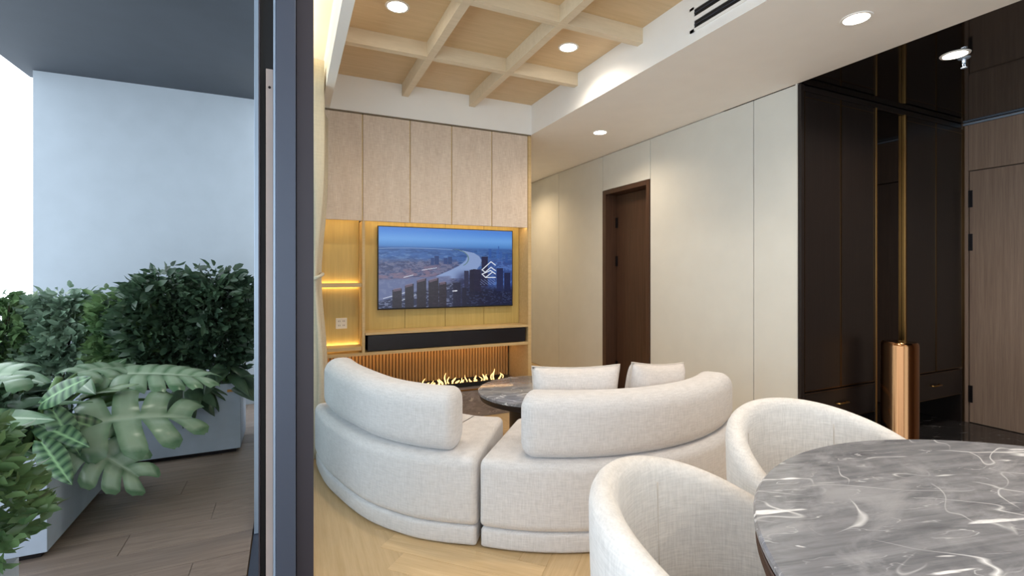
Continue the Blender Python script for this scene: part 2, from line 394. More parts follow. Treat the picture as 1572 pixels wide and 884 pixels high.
wbox('leaf_rail', -0.15, -0.09, 2.66, 3.80, 0.0, 0.07, 'slate_aluminium')
wbox('leaf_rail', -0.15, -0.09, 2.66, 3.80, 2.55, 2.62, 'slate_aluminium')
wbox('leaf_rail', -0.03, 0.02, 1.37, 3.86, 0.0, 0.07, 'slate_aluminium')
wbox('leaf_rail', -0.03, 0.02, 1.37, 3.86, 2.55, 2.62, 'slate_aluminium')
k = NT('pane_glass', 0.02, 0, 0.5); k.color(rgb(30, 36, 38)); tp = k.n('ShaderNodeBsdfTransparent'); tp.inputs[0].default_value = (0.93, 0.96, 0.96, 1)
mxs = k.n('ShaderNodeMixShader'); mxs.inputs[0].default_value = 0.07
k.l(tp.outputs[0], mxs.inputs[1]); k.l(k.b.outputs[0], mxs.inputs[2]); k.l(mxs.outputs[0], k.t.nodes['Material Output'].inputs['Surface'])
M['pane_glass'] = k.m
wbox('pane', -0.008, -0.002, 1.37, 3.86, 0.07, 2.55, 'pane_glass', 0)
wbox('pane', -0.122, -0.116, 2.66, 3.80, 0.07, 2.55, 'pane_glass', 0)
wbox('sill_track', -0.16, 0.06, -2.6, 3.86, -0.06, -0.002, 'slate_aluminium', 0)

w2 = empty('added_window', (1.55, -3.05, 0)); tag(w2, 'tall unseen window added behind the dining table for daylight', 'window', kind='structure')  # unseen window, added to bring daylight onto the sofa backs
for x in (-1.3, -0.43, 0.43, 1.26): box('mullion', x, x + 0.04, -0.03, 0.03, 0, 2.4, 'slate_aluminium', w2)
for x in (-1.26, -0.39, 0.47): box('pane', x, x + 0.83 - (0.04 if x > 0 else 0), -0.003, 0.003, 0.0, 2.4, 'pane_glass', w2)

# ---- door in the cream wall
d1 = empty('door_1', (XW, 3.54, 0)); tag(d1, 'dark brown door recessed in the cream corridor wall', 'door', kind='structure')
def dbox(p, name, x0, x1, y0, y1, z0, z1, mat, bev=0.002): return box(name, x0 - p.location.x, x1 - p.location.x, y0 - p.location.y, y1 - p.location.y, z0, z1, mat, p, bev)
dbox(d1, 'jamb', XW - 0.008, XW + 0.20, 4.225, 4.282, 0, 2.12, 'dark_door_wood')
dbox(d1, 'jamb', XW - 0.008, XW + 0.20, 3.542, 3.585, 0, 2.12, 'dark_door_wood')
dbox(d1, 'head', XW - 0.008, XW + 0.20, 3.585, 4.225, 2.075, 2.12, 'dark_door_wood')
leaf = dbox(d1, 'door_leaf', XW + 0.13, XW + 0.17, 3.588, 4.216, 0.005, 2.07, 'dark_door_wood')
for z in (1.78, 1.37, 0.25): box('hinge', 0.118, 0.132, 0.655, 0.70, z - 0.055, z + 0.055, 'dark_metal', leaf, 0.003)
lathe('handle', [(0, 0), (0.011, 0), (0.011, 0.12), (0, 0.12)], 'dark_metal', leaf, (0.10, 0.10, 0.98), 12)

# ---- entrance door wall
wd = boxes('wall_foyer_right', [(XD + 0.05, XD + 0.12, -0.95, YC + 0.5, -0.05, 2.95)], 'entry_wood'); struct(wd, 'brown wood panelled wall holding the entrance door', 'wall')
box('panel', XD, XD + 0.05, 2.048, YC + 0.02, 0, 2.475, 'entry_wood', wd, 0.002)
box('panel', XD, XD + 0.05, -0.88, 2.045, 2.095, 2.475, 'entry_wood', wd, 0.002)
box('panel', XD, XD + 0.05, -0.88, 1.08, 0, 2.09, 'entry_wood', wd, 0.002)
box('bright_line_strip', XD - 0.004, XD + 0.05, -0.88, YC - 0.02, 2.478, 2.492, 'pale_aluminium', wd)  # pale strip stands in for a bright line of light at the ceiling joint
box('corner_trim', XD - 0.008, XD + 0.02, YC - 0.03, YC - 0.018, 0.0, 2.475, 'bronze_trim', wd)
d2 = empty('door_2', (XD, 1.085, 0)); tag(d2, 'brown wood-grain entrance door with dark hinges on the foyer wall', 'door', kind='structure')
lf = dbox(d2, 'door_leaf', XD + 0.004, XD + 0.05, 1.085, 2.04, 0.006, 2.088, 'entry_wood')
dbox(d2, 'frame_gap', XD + 0.03, XD + 0.05, 2.04, 2.048, 0, 2.094, 'black_gap', 0)
dbox(d2, 'head_gap', XD + 0.03, XD + 0.05, 1.08, 2.045, 2.088, 2.095, 'black_gap', 0)
for z in (1.86, 1.50, 0.24): box('hinge', -0.003, 0.006, 0.935, 0.963, z - 0.07, z + 0.07, 'dark_metal', lf, 0.002)
lathe('handle', [(0, 0), (0.012, 0), (0.012, 0.3), (0, 0.3)], 'dark_metal', lf, (-0.04, 0.10, 0.95), 12)

# ================================================================== WARDROBE in the foyer
wa = empty('wardrobe', (4.1, YC, 0)); tag(wa, 'near-black built-in wardrobe with bronze edges and drawers in the foyer', 'wardrobe')
def wdb(name, x0, x1, y0, y1, z0, z1, mat, parent=None, bev=0.002): return box(name, x0 - 4.1, x1 - 4.1, y0 - YC, y1 - YC, z0, z1, mat, parent or wa, bev)
wdb('carcass', 3.10, XD - 0.01, YC + 0.02, YC + 0.5, 0.22, CEIL - 0.01, 'closet_black')
wdb('side_panel', 3.055, 3.088, YC - 0.02, YC + 0.008, 0, CEIL - 0.006, 'closet_wood')
wdb('top_rail', 3.09, XD - 0.012, YC - 0.012, YC + 0.02, 2.455, CEIL - 0.006, 'closet_wood')
wdb('plinth_back', 3.10, XD - 0.01, YC + 0.35, YC + 0.38, 0, 0.22, 'closet_black')
wdb('end_panel', 5.095, 5.118, YC - 0.02, YC + 0.35, 0, 0.44, 'closet_wood')
for x0, x1 in ((3.092, 3.478), (3.484, 3.872), (4.290, 4.708), (4.714, 5.115)):
    dr = wdb('wardrobe_door', x0, x1, YC - 0.018, YC + 0.004, 0.455, 2.448, 'closet_wood')
    wdb('edge_trim', x1 - 0.007, x1 - 0.001, YC - 0.0215, YC - 0.0175, 0.455, 2.448, 'bronze_trim', dr, 0)
    wdb('edge_trim', x0 + 0.001, x0 + 0.004, YC - 0.0205, YC - 0.0175, 0.455, 2.448, 'bronze_trim', dr, 0)
    wdb('edge_trim', x0 + 0.004, x1 - 0.007, YC - 0.0205, YC - 0.0175, 0.455, 0.461, 'bronze_trim', dr, 0)
    wdb('edge_trim', x0 + 0.004, x1 - 0.007, YC - 0.0205, YC - 0.0175, 2.41, 2.414, 'bronze_trim', dr, 0)
for x0, x1 in ((3.092, 3.872), (4.290, 5.09)):
    dr = wdb('drawer', x0, x1, YC - 0.018, YC + 0.004, 0.235, 0.445, 'closet_wood')
    wdb('edge_trim', x0, x1, YC - 0.0205, YC - 0.0175, 0.235, 0.239, 'bronze_trim', dr, 0)
    wdb('edge_trim', x0, x1, YC - 0.0205, YC - 0.0175, 0.438, 0.442, 'bronze_trim', dr, 0)
    xm = (x0 + x1) / 2
    tube('drawer_handle', [(xm - 4.1 - 0.06, -0.017, 0.345), (xm - 4.1 - 0.055, -0.04, 0.345), (xm - 4.1 + 0.055, -0.04, 0.345), (xm - 4.1 + 0.06, -0.017, 0.345)], 0.006, 'brass', dr)
wdb('side_panel', 3.874, 3.886, YC - 0.02, YC + 0.03, 0, 2.455, 'closet_wood')
wdb('brass_strip', 3.887, 3.905, YC - 0.022, YC + 0.0, 0, 2.455, 'brass')
wdb('brass_strip', 4.262, 4.280, YC - 0.022, YC + 0.0, 0, 2.455, 'brass')
tag(wdb('mirror_panel', 3.906, 4.261, YC + 0.0, YC + 0.02, 0, 2.455, 'tinted_mirror', None, 0), 'narrow dark tinted mirror between brass strips')

# bronze pedestal
p = lathe('pedestal_drum', [(0, 0), (0.113, 0), (0.113, 0.02), (0.106, 0.03), (0.106, 0.745), (0.103, 0.762), (0.095, 0.77), (0.0, 0.77)], 'bronze_polished', None, (3.83, 1.90, 0.001), 72)
tag(p, 'polished bronze cylinder pedestal standing before the foyer mirror', 'pedestal')

# ================================================================== MEDIA WALL
mw = empty('media_wall', (1.0, YT, 0)); tag(mw, 'built-in television wall with linen veneer doors, lit niche and ribbed fireplace', 'media cabinet')
def mb(name, x0, x1, y0, y1, z0, z1, mat, parent=None, bev=0.0015): return box(name, x0 - 1.0, x1 - 1.0, y0 - YT, y1 - YT, z0, z1, mat, parent or mw, bev)
ue = [0.155, 0.511, 0.884, 1.237, 1.602, 1.955]
ZU = 1.655
mb('upper_carcass', 0.155, 1.95, YT + 0.022, YT + 0.185, ZU + 0.03, 2.486, 'gold_panel')
for a, b in zip(ue[:-1], ue[1:]):
    dr = mb('upper_door', a + 0.005, b - 0.005, YT, YT + 0.022, ZU, 2.484, 'linen_veneer')
    mb('edge_trim', b - 0.005, b + 0.0035, YT + 0.006, YT + 0.016, ZU, 2.484, 'shelf_wood', dr, 0)
mb('side_panel', 1.956, 1.988, YT - 0.004, YT + 0.55, 0, 2.486, 'shelf_wood')
mb('side_panel', 0.12, 0.15, YT, YT + 0.55, 0, 2.486, 'shelf_wood')
for a, b in ((0.53, 0.884), (0.884, 1.237), (1.237, 1.602), (1.602, 1.955)):
    mb('back_board', a + 0.0015, b - 0.0015, YT + 0.19, YT + 0.205, 0.775, ZU + 0.02, 'gold_panel')
mb('back_board', 0.152, 0.507, YT + 0.19, YT + 0.205, 0.60, ZU + 0.02, 'gold_panel')
mb('divider', 0.508, 0.530, YT, YT + 0.19, 0.602, ZU, 'shelf_wood')
mb('niche_shelf', 0.152, 0.507, YT + 0.012, YT + 0.168, 1.135, 1.165, 'shelf_wood')
mb('niche_shelf', 0.152, 0.507, YT + 0.012, YT + 0.168, 0.640, 0.668, 'shelf_wood')
mb('console_top', 0.532, 1.955, YT - 0.005, YT + 0.19, 0.757, 0.775, 'shelf_wood')
mb('console_base', 0.152, 1.955, YT - 0.005, YT + 0.40, 0.598, 0.622, 'shelf_wood')
mb('console_core', 0.56, 1.94, YT + 0.05, YT + 0.19, 0.622, 0.757, 'closet_black')
for a, b in ((0.552, 1.237), (1.239, 1.935)):
    mb('console_drawer', a, b, YT + 0.012, YT + 0.05, 0.628, 0.750, 'black_glass_front')
# LED strips: niche, shelf, television recess, fireplace
mb('led_strip', 0.17, 0.50, YT + 0.172, YT + 0.186, 1.143, 1.151, 'led_gold', None, 0)
mb('led_strip', 0.17, 0.50, YT + 0.172, YT + 0.186, 0.648, 0.656, 'led_gold', None, 0)
mb('led_strip', 0.17, 0.50, YT + 0.024, YT + 0.036, ZU + 0.020, ZU + 0.028, 'led_gold', None, 0)
mb('led_strip', 0.54, 1.945, YT + 0.024, YT + 0.040, ZU + 0.018, ZU + 0.028, 'led_gold', None, 0)
mb('led_strip', 0.30, 1.90, YT + 0.30, YT + 0.32, 0.588, 0.597, 'led_fire', None, 0)
# fireplace recess with ribs
mb('recess_back', 0.152, 1.955, YT + 0.425, YT + 0.44, 0.0, 0.60, 'closet_black')
rib_bm = bmesh.new(); addbox(rib_bm, -0.0112, 0.0112, -0.012, 0.012, 0.0, 0.355, 0.004)
rm = bpy.data.meshes.new('slat'); bmesh.ops.recalc_face_normals(rib_bm, faces=rib_bm.faces); rib_bm.to_mesh(rm); rib_bm.free(); rm.materials.append(M['slat_wood'])
x = 0.17
while x < 1.94:
    o = bpy.data.objects.new('slat', rm); COL.objects.link(o); o.parent = mw; o.location = (x - 1.0, 0.412, 0.243); x += 0.0288
mb('hearth', 0.152, 1.955, YT + 0.005, YT + 0.42, 0.0, 0.24, 'hearth_marble', None, 0.003)
mb('hearth_trim', 0.152, 1.955, YT + 0.0, YT + 0.008, 0.236, 0.246, 'brass', None, 0)
# wall socket
so = empty('wall_socket', (0.372, YT + 0.19, 0.84)); tag(so, 'small white wall socket in the lit niche left of the television', 'socket')
box('plate', -0.043, 0.043, -0.008, 0, -0.043, 0.043, 'plastic_white', so, 0.003)
for dx, dz in ((-0.017, 0.018), (0.017, 0.018), (-0.017, -0.016), (0.017, -0.016)):
    boxes('slot', [(dx - 0.007, dx - 0.004, -0.0095, -0.007, dz - 0.006, dz + 0.006), (dx + 0.004, dx + 0.007, -0.0095, -0.007, dz - 0.006, dz + 0.006)], 'dark_metal', so)
# burner with flames
bu = empty('fire_burner', (1.40, YT + 0.22, 0.242)); tag(bu, 'black tray burner with small flames on the marble hearth', 'fireplace')
boxes('tray', [(-0.46, 0.46, -0.10, -0.085, 0, 0.035), (-0.46, 0.46, 0.085, 0.10, 0, 0.035), (-0.46, -0.44, -0.085, 0.085, 0, 0.035), (0.44, 0.46, -0.085, 0.085, 0, 0.035), (-0.44, 0.44, -0.085, 0.085, 0, 0.012)], 'black_gap', bu)
rf = random.Random(3)
for i in range(26):
    h = rf.uniform(0.025, 0.085) * (1.25 if i in (8, 9, 14, 15, 21, 22) else 0.8); r0 = rf.uniform(0.006, 0.013); lean = rf.uniform(-0.03, 0.03)
    pts, rad = [], []
    for q in range(8):
        t = q / 7; pts.append((lean * t * t + 0.008 * math.sin(5 * t + i), 0.006 * math.cos(4 * t + i), h * t)); rad.append(max(0.0008, r0 * (1 - t) ** 0.8 * (0.65 + 1.1 * t)))
    tube('flame', pts, rad, 'flame', bu, 6, (-0.42 + i * 0.0335 + rf.uniform(-0.008, 0.008), rf.uniform(-0.04, 0.04), 0.012))

# ================================================================== TELEVISION
tv = empty('television', (1.26, YT + 0.19, 0.94)); tag(tv, 'wide flat television showing a blue aerial city view with river and towers', 'television')
TW, TH = 1.222, 0.695
box('back_cover', -TW / 2 + 0.03, TW / 2 - 0.03, -0.030, -0.002, 0.03, TH - 0.03, 'black_gap', tv)
boxes('bezel', [(-TW / 2, TW / 2, -0.045, -0.028, 0, TH)], 'black_gap', tv, 0.002)
def screen():
    W, H = 336, 190
    u, v = np.meshgrid((np.arange(W) + 0.5) / W, 1 - (np.arange(H) + 0.5) / H)   # v: 0 bottom .. 1 top; row 0 = top
    X = 110 + u * 1005; Y = 100 + (1 - v) * 660                                  # picture drawing units
    rs = np.random.RandomState(4)
    def vn(fx, fy, seed):
        r = np.random.RandomState(seed).rand(64, 64); a = X / 1005 * fx; b = Y / 660 * fy
        i = a.astype(int); j = b.astype(int); s = a - i; t = b - j; s = s * s * (3 - 2 * s); t = t * t * (3 - 2 * t)
        g = lambda p, q: r[q % 64, p % 64]
        return (g(i, j) * (1 - s) + g(i + 1, j) * s) * (1 - t) + (g(i, j + 1) * (1 - s) + g(i + 1, j + 1) * s) * t
    def fb(fx, fy, seed): return 0.5 * vn(fx, fy, seed) + 0.3 * vn(fx * 2.1, fy * 2.1, seed + 1) + 0.2 * vn(fx * 4.3, fy * 4.3, seed + 2)
    img = np.zeros((H, W, 3))
    def put(mask, c, a=1.0):
        mask = np.clip(mask, 0, 1)[..., None] * a; img[:] = img * (1 - mask) + np.array(c) / 255.0 * mask
    def sm(x, a, b): t = np.clip((x - a) / (b - a), 0, 1); return t * t * (3 - 2 * t)
    one = np.ones_like(X)
    put(one, (70, 128, 212)); put(sm(Y, 95, 200), (104, 160, 226)); put(sm(Y, 190, 270), (72, 124, 190))
    put(sm(Y, 245, 275), (58, 96, 158)); put(sm(fb(14, 40, 1), 0.45, 0.62) * sm(Y, 255, 290), (40, 72, 130), 0.7)
    put(sm(fb(26, 60, 9), 0.52, 0.66) * sm(Y, 270, 330), (110, 140, 186), 0.55)
    put(sm(Y, 340, 400) * sm(700 - X, 0, 80), (74, 82, 122)); put(sm(fb(30, 44, 3), 0.46, 0.62) * sm(Y, 345, 390), (112, 112, 140), 0.75)
    put(sm(fb(36, 50, 5), 0.5, 0.6) * sm(Y, 355, 390), (44, 52, 92), 0.6)
    put(sm(60 - np.abs(Y - 470 + (X - 400) * 0.15), 0, 30) * sm(560 - X, 0, 60) * sm(fb(20, 30, 7), .35, .6), (128, 104, 124), 0.75)
    # river
    rx = np.interp(Y, [280, 300, 330, 370, 410, 450, 500], [700, 770, 800, 800, 770, 720, 640]); rw = np.interp(Y, [280, 300, 350, 420, 500], [20, 40, 62, 90, 130])
    put(sm(rw - np.abs(X - rx), 0, 10) * (Y > 282) * (Y < 520), (132, 154, 198))
    put(sm(4 - np.abs(np.hypot((X - 640) / 1.5, Y - 350) - 80), 0, 3) * (X > 640) * (Y < 410), (84, 116, 110), 0.9)
    put(sm(4 - np.abs(Y - 268 - 0.00012 * (X - 380) ** 2), 0, 4) * (X < 640), (150, 176, 212), 0.8)
    yb = 520 - (X - 110) * 0.06
    put(sm(Y, yb, yb + 20) * sm(640 - X, 0, 40), (96, 106, 146)); put(sm(fb(40, 30, 11), 0.5, 0.65) * sm(Y, yb, yb + 30), (118, 126, 160), 0.5)
    yq = 690 - (X - 110) * 0.28
    put(sm(Y, yq, yq + 24), (38, 44, 74)); put(sm(fb(50, 60, 13), 0.54, 0.62) * sm(Y, yq, yq + 30), (140, 148, 176), 0.65)
    for (xa, ya, xb, ybb) in ((140, 680, 300, 632), (250, 705, 370, 655), (410, 450, 520, 430), (280, 510, 350, 490)):
        t = np.clip((X - xa) / (xb - xa), 0, 1); put(sm(5 - np.abs(Y - (ya + (ybb - ya) * t)), 0, 3) * (X > xa) * (X < xb), (206, 212, 226), 0.8)
    put(sm(X, 620, 740) * sm(Y, 430, 520), (34, 42, 84), 0.85); put(sm(fb(40, 40, 17), 0.52, 0.62) * sm(X, 640, 760) * sm(Y, 440, 520), (104, 120, 168), 0.55)
    put(sm(X, 880, 930) * sm(Y, 330, 380), (44, 74, 140), 0.8); put(sm(fb(34, 34, 19), 0.5, 0.62) * sm(X, 900, 960) * sm(Y, 330, 400), (92, 128, 196), 0.6)
    put(sm(X, 640, 760) * sm(Y, 570, 640), (14, 18, 44), 0.9); put(sm(fb(60, 60, 23), 0.58, 0.66) * sm(X, 640, 760) * sm(Y, 570, 640), (60, 72, 108), 0.6)
    def tower(x0, x1, y0, y1, c, slant=0, lit=0.25):
        m = (X > x0) * (X < x1) * (Y > y0 - slant * (X - x0) / (x1 - x0)) * (Y < y1) * 1.0; put(m, c, 0.95)
        win = (((X - x0) % 9) < 3.4) * ((Y % 11) < 5); put(m * win * vn(90, 90, int(x0)), (120, 112, 130), lit)
    for t in ((474, 500, 345, 405, (38, 62, 116)), (502, 534, 330, 402, (34, 56, 108)), (570, 600, 345, 400, (38, 62, 116)), (604, 632, 336, 398, (36, 60, 112)), (636, 650, 268, 300, (56, 92, 150)), (660, 676, 272, 300, (56, 92, 150)),
              (920, 944, 260, 335, (44, 84, 156)), (985, 996, 275, 340, (52, 96, 168)), (998, 1006, 236, 345, (50, 92, 164)), (1012, 1030, 285, 345, (50, 90, 160)), (830, 840, 262, 300, (66, 108, 168)), (1060, 1080, 300, 380, (46, 82, 150))): tower(*t, lit=0.1)
    tower(864, 916, 328, 590, (26, 28, 62)); tower(768, 806, 448, 640, (20, 20, 46), 8); tower(808, 862, 440, 640, (22, 22, 50), -10); tower(726, 762, 455, 600, (34, 36, 66))
    tower(985, 1040, 430, 640, (24, 34, 74)); tower(1050, 1100, 470, 640, (20, 28, 64)); tower(640, 700, 560, 760, (22, 24, 52), 6); tower(712, 745, 600, 760, (18, 20, 46))
    for t in ((204, 270, 612, 760, 14), (288, 352, 580, 760, 18), (372, 442, 540, 760, 22), (458, 532, 540, 760, 24), (536, 592, 560, 760, 10)):
        tower(t[0], t[1], t[2], t[3], (30, 24, 38), t[4], 0.35)
        put((X > t[0] + 4) * (X < t[1] - 8) * (np.abs(Y - t[2] - 4 + t[4] * (X - t[0]) / (t[1] - t[0])) < 12) * 1.0, (128, 106, 122), 0.6)
    put(sm(18 - np.hypot((X - 655) / 1.4, Y - 628), 0, 8) * sm(fb(60, 60, 29), 0.4, 0.6), (226, 228, 236), 0.9)
    # white line emblem
    def stroke(pts, w=3.6):
        for (xa, ya), (xb, ybb) in zip(pts[:-1], pts[1:]):
            dx, dy = xb - xa, ybb - ya; t = np.clip(((X - xa) * dx + (Y - ya) * dy) / (dx * dx + dy * dy), 0, 1)
            put(sm(w + 1.5 - np.hypot(X - xa - t * dx, Y - ya - t * dy), 0, 2.5), (224, 230, 242))
    stroke([(976, 404), (940, 374), (868, 446), (892, 468), (940, 424), (976, 452)]); stroke([(868, 484), (896, 514), (976, 514)])
    stroke([(868, 484), (936, 452), (976, 482)]); stroke([(896, 514), (948, 470)])
    put(np.clip((np.abs(((X - Y * 1.2) % 26) - 13) < 2.5) * (X > 852) * (X < 975) * (Y > 530) * (Y < 580) * 1.0, 0, 1), (150, 166, 206), 0.7)
    img2 = np.where(img <= 0.04045, img / 12.92, ((img + 0.055) / 1.055) ** 2.4)
    verts = []; faces = []
    for j in range(H + 1):
        for i in range(W + 1): verts.append((-TW / 2 + 0.008 + (TW - 0.016) * i / W, -0.0462, TH - 0.008 - (TH - 0.02) * j / H))
    for j in range(H):
        for i in range(W): a = j * (W + 1) + i; faces.append((a, a + W + 1, a + W + 2, a + 1))
    me = mesh('screen', verts, faces)
    at = me.color_attributes.new('picture', 'FLOAT_COLOR', 'CORNER')
    colr = np.ones((H * W, 4, 4), np.float32); colr[:, :, :3] = img2.reshape(H * W, 1, 3)
    at.data.foreach_set('color', colr.ravel())
    return me
k = NT('screen_picture', 0.25); a = k.n('ShaderNodeVertexColor', layer_name='picture')
k.b.inputs['Base Color'].default_value = (0.004, 0.004, 0.005, 1); k.l(a.outputs['Color'], k.b.inputs['Emission Color']); k.b.inputs['Emission Strength'].default_value = 0.62
M['screen_picture'] = k.m
tag(link('screen', screen(), 'screen_picture', tv), 'lit screen showing a city seen from the air')

# ================================================================== CURTAIN
def curtain():
    n, m = 90, 40; v, f = [], []
    for j in range(m + 1):
        z = 0.01 + (2.66 - 0.01) * j / m
        tie = math.exp(-((z - 1.22) / 0.42) ** 2)
        for i in range(n + 1):
            t = i / n
            amp = (0.052 - 0.034 * tie) * (0.8 + 0.3 * math.sin(7 * t + 1.0))
            y = 3.42 + 0.42 * t + (0.06 * tie * (0.5 - t))
            xx = 0.175 + 0.05 * (t - 0.5) + amp * math.sin(t * 2 * PI * 6.5 + 0.4 * math.sin(z * 2.0)) - 0.01 * tie
            if z > 2.46: xx = min(xx, 0.205)
            v.append((xx, y, z))
    for j in range(m):
        for i in range(n): a = j * (n + 1) + i; f.append((a, a + 1, a + n + 2, a + n + 1))
    me = mesh('curtain', v, f); return me
cu = empty('curtain', (0, 0, 0)); tag(cu, 'long beige curtain gathered and tied back beside the sliding door', 'curtain')
c = link('cloth', curtain(), 'curtain_cloth', cu, smooth=True); md = c.modifiers.new('thick', 'SOLIDIFY'); md.thickness = 0.004
v = []
for i in range(25):
    a = 2 * PI * i / 24; v.append((0.168 + 0.036 * math.cos(a), 3.63 + 0.215 * math.sin(a), 1.22 + 0.02 * math.cos(a)))
tube('tieback', v, 0.012, 'curtain_cloth', cu)

# ================================================================== CEILING LIGHTS
def downlight(x, y, z, label, power, tint=WARM, size=0.055, angle=150):
    t = empty('ceiling_downlight', (x, y, z)); tag(t, label, 'ceiling light', 'recessed ceiling downlights')
    lathe('trim_ring', [(size, 0.0), (size, -0.004), (size + 0.012, -0.004), (size + 0.014, 0.0)], 'white_paint', t, n=40)
    lathe('lens', [(0, -0.0035), (size, -0.0035), (size, 0.0), (0, 0.0)], 'downlight_glow', t, n=40)
    ld = bpy.data.lights.new('lamp', 'SPOT'); ld.energy = power * LAMP; ld.color = tint; ld.spot_size = math.radians(angle); ld.spot_blend = 0.9; ld.shadow_soft_size = 0.05
    lo = bpy.data.objects.new('lamp', ld); COL.objects.link(lo); lo.parent = t; lo.location = (0, 0, -0.012)
    return t
cx1, cx2, cx3 = 0.555, 1.13, 1.705
P0 = 34
downlight(cx1, 2.77, UP, 'round downlight in the coffer cell nearest the curtain', P0)
downlight(cx3, 2.79, UP, 'round downlight in the coffer cell beside the white fascia', P0)
downlight(cx1, 0.54, UP, 'round downlight in a near coffer cell on the curtain side', P0)
downlight(cx3, 0.54, UP, 'round downlight in a near coffer cell above the dining chairs', P0)
downlight(2.51, 3.57, CEIL, 'small round downlight in the white ceiling near the corridor door', P0, (1.0, 0.80, 0.58))
downlight(2.53, 1.44, CEIL, 'large round downlight in the white ceiling before the foyer', P0)
downlight(2.53, -0.70, CEIL, 'round downlight in the white ceiling above the dining end', P0)
downlight(2.51, 5.6, CEIL, 'round downlight in the white ceiling deep in the corridor', P0 * 1.3, (1.0, 0.74, 0.46))
downlight(1.1, -1.7, CEIL, 'unseen downlight added in the white ceiling behind the dining table as fill', P0)  # unseen lamp added behind the camera to brighten the room
downlight(3.46, 1.44, CEIL - 0.002, 'round downlight in the black foyer ceiling beside the sprinkler', P0 * 1.3)
# sprinkler
sp = empty('fire_sprinkler', (3.56, 1.44, CEIL - 0.002)); tag(sp, 'small chrome fire sprinkler hanging from the black foyer ceiling', 'sprinkler')
lathe('escutcheon', [(0, 0), (0.03, 0), (0.026, -0.006), (0.0, -0.008)], 'pale_aluminium', sp, n=24)
lathe('body', [(0, -0.008), (0.009, -0.008), (0.009, -0.03), (0, -0.03)], 'pale_aluminium', sp, n=16)
for s_ in (-1, 1): tube('frame_arm', [(s_ * 0.006, 0, -0.028), (s_ * 0.014, 0, -0.042), (s_ * 0.004, 0, -0.058)], 0.003, 'pale_aluminium', sp)
lathe('deflector', [(0, -0.057), (0.015, -0.057), (0.015, -0.060), (0, -0.060)], 'pale_aluminium', sp, n=20)
# air vent in the fascia
av = empty('air_vent', (XS, 1.42, 2.62)); tag(av, 'white linear air vent with two black slots in the ceiling fascia', 'air vent')
boxes('vent_frame', [(-0.008, 0, -0.56, 0.56, 0.052, 0.066), (-0.008, 0, -0.56, 0.56, -0.066, -0.052), (-0.008, 0, 0.53, 0.56, -0.066, 0.066), (-0.008, 0, -0.56, -0.53, -0.066, 0.066)], 'white_paint', av)
box('slot_backing', -0.003, -0.0005, -0.53, 0.53, -0.052, 0.052, 'black_gap', av)
box('slat', -0.008, -0.001, -0.53, 0.53, -0.011, 0.011, 'white_paint', av)
box('slat', -0.007, -0.003, -0.53, 0.53, 0.03, 0.034, 'slate_aluminium', av)
box('slat', -0.007, -0.003, -0.53, 0.53, -0.034, -0.030, 'slate_aluminium', av)

# ================================================================== SOFA
def smooth_path(pts, n):
    pts = [Vector((p[0], p[1])) for p in pts]; P = [2 * pts[0] - pts[1]] + pts + [2 * pts[-1] - pts[-2]]; out = []
    for i in range(1, len(P) - 2):
        for q in range(24):
            t = q / 24; a, b, c, d = P[i - 1], P[i], P[i + 1], P[i + 2]
            out.append(0.5 * ((2 * b) + (c - a) * t + (2 * a - 5 * b + 4 * c - d) * t * t + (3 * b - a - 3 * c + d) * t ** 3))
    out.append(pts[-1]); L = [0]
    for a, b in zip(out[:-1], out[1:]): L.append(L[-1] + (b - a).length)
    def at(s):
        s = max(0, min(L[-1], s)); import bisect
        i = min(max(bisect.bisect_right(L, s) - 1, 0), len(out) - 2); t = (s - L[i]) / max(1e-9, L[i + 1] - L[i])
        p = out[i].lerp(out[i + 1], t); j0, j1 = max(i - 6, 0), min(i + 7, len(out) - 1)
        d = (out[j1] - out[j0]).normalized(); return p, Vector((-d.y, d.x))
    return at, L[-1]
def rrect(w0, w1, z0, z1, r, seg=6):
    out = []
    r = max(r, 1e-4)
    for cx_, cz_, a0 in ((w1 - r, z1 - r, 0), (w0 + r, z1 - r, 90), (w0 + r, z0 + r, 180), (w1 - r, z0 + r, 270)):
        for q in range(seg + 1): a = math.radians(a0 + 90 * q / seg); out.append((cx_ + r * math.cos(a), cz_ + r * math.sin(a)))
    return out
def sweep(name, at, s0, s1, w0, w1, z0, z1, r, mat, parent, rend=None, zt=None, n=40, origin=(0, 0, 0), lean=0.0, rseg=6):
    """rounded box bent along a path; w measured along the inward normal"""
    rend = rend or r; st = []
    for q in range(7): a = q / 6 * PI / 2; st.append((s0 + rend * (1 - math.sin(a)) if False else s0 + rend * (1 - math.cos(a)), rend * (1 - math.sin(a))))
    for q in range(1, n): st.append((s0 + rend + (s1 - s0 - 2 * rend) * q / n, 0.0))
    for q in range(6, -1, -1): a = q / 6 * PI / 2; st.append((s1 - rend * (1 - math.cos(a)), rend * (1 - math.sin(a))))
    v, f = [], []; m = None
    for s, ins in st:
        p, nn = at(s); top = z1 if zt is None else zt((s - s0) / (s1 - s0))
        i2 = min(ins, (w1 - w0) / 2 - 0.004, (top - z0) / 2 - 0.004)
        pr = rrect(w0 + i2, w1 - i2, z0 + i2 * (0.5 if z0 < 0.2 else 1), top - i2, max(r - i2, 0.002), rseg); m = len(pr)
        for w_, z_ in pr:
            ww = w_ + lean * (z_ - z0); q = p + nn * ww; v.append((q.x - origin[0], q.y - origin[1], z_ - origin[2]))
    for i in range(len(st) - 1):
        for q in range(m): w_ = (q + 1) % m; f.append((i * m + q, i * m + w_, (i + 1) * m + w_, (i + 1) * m + q))
    f.append(tuple(range(m))); f.append(tuple((len(st) - 1) * m + q for q in range(m - 1, -1, -1)))
    bm = bmesh.new(); me = mesh(name, v, f); bm.from_mesh(me); bpy.data.meshes.remove(me)
    return bmobj(name, bm, mat, parent, True)
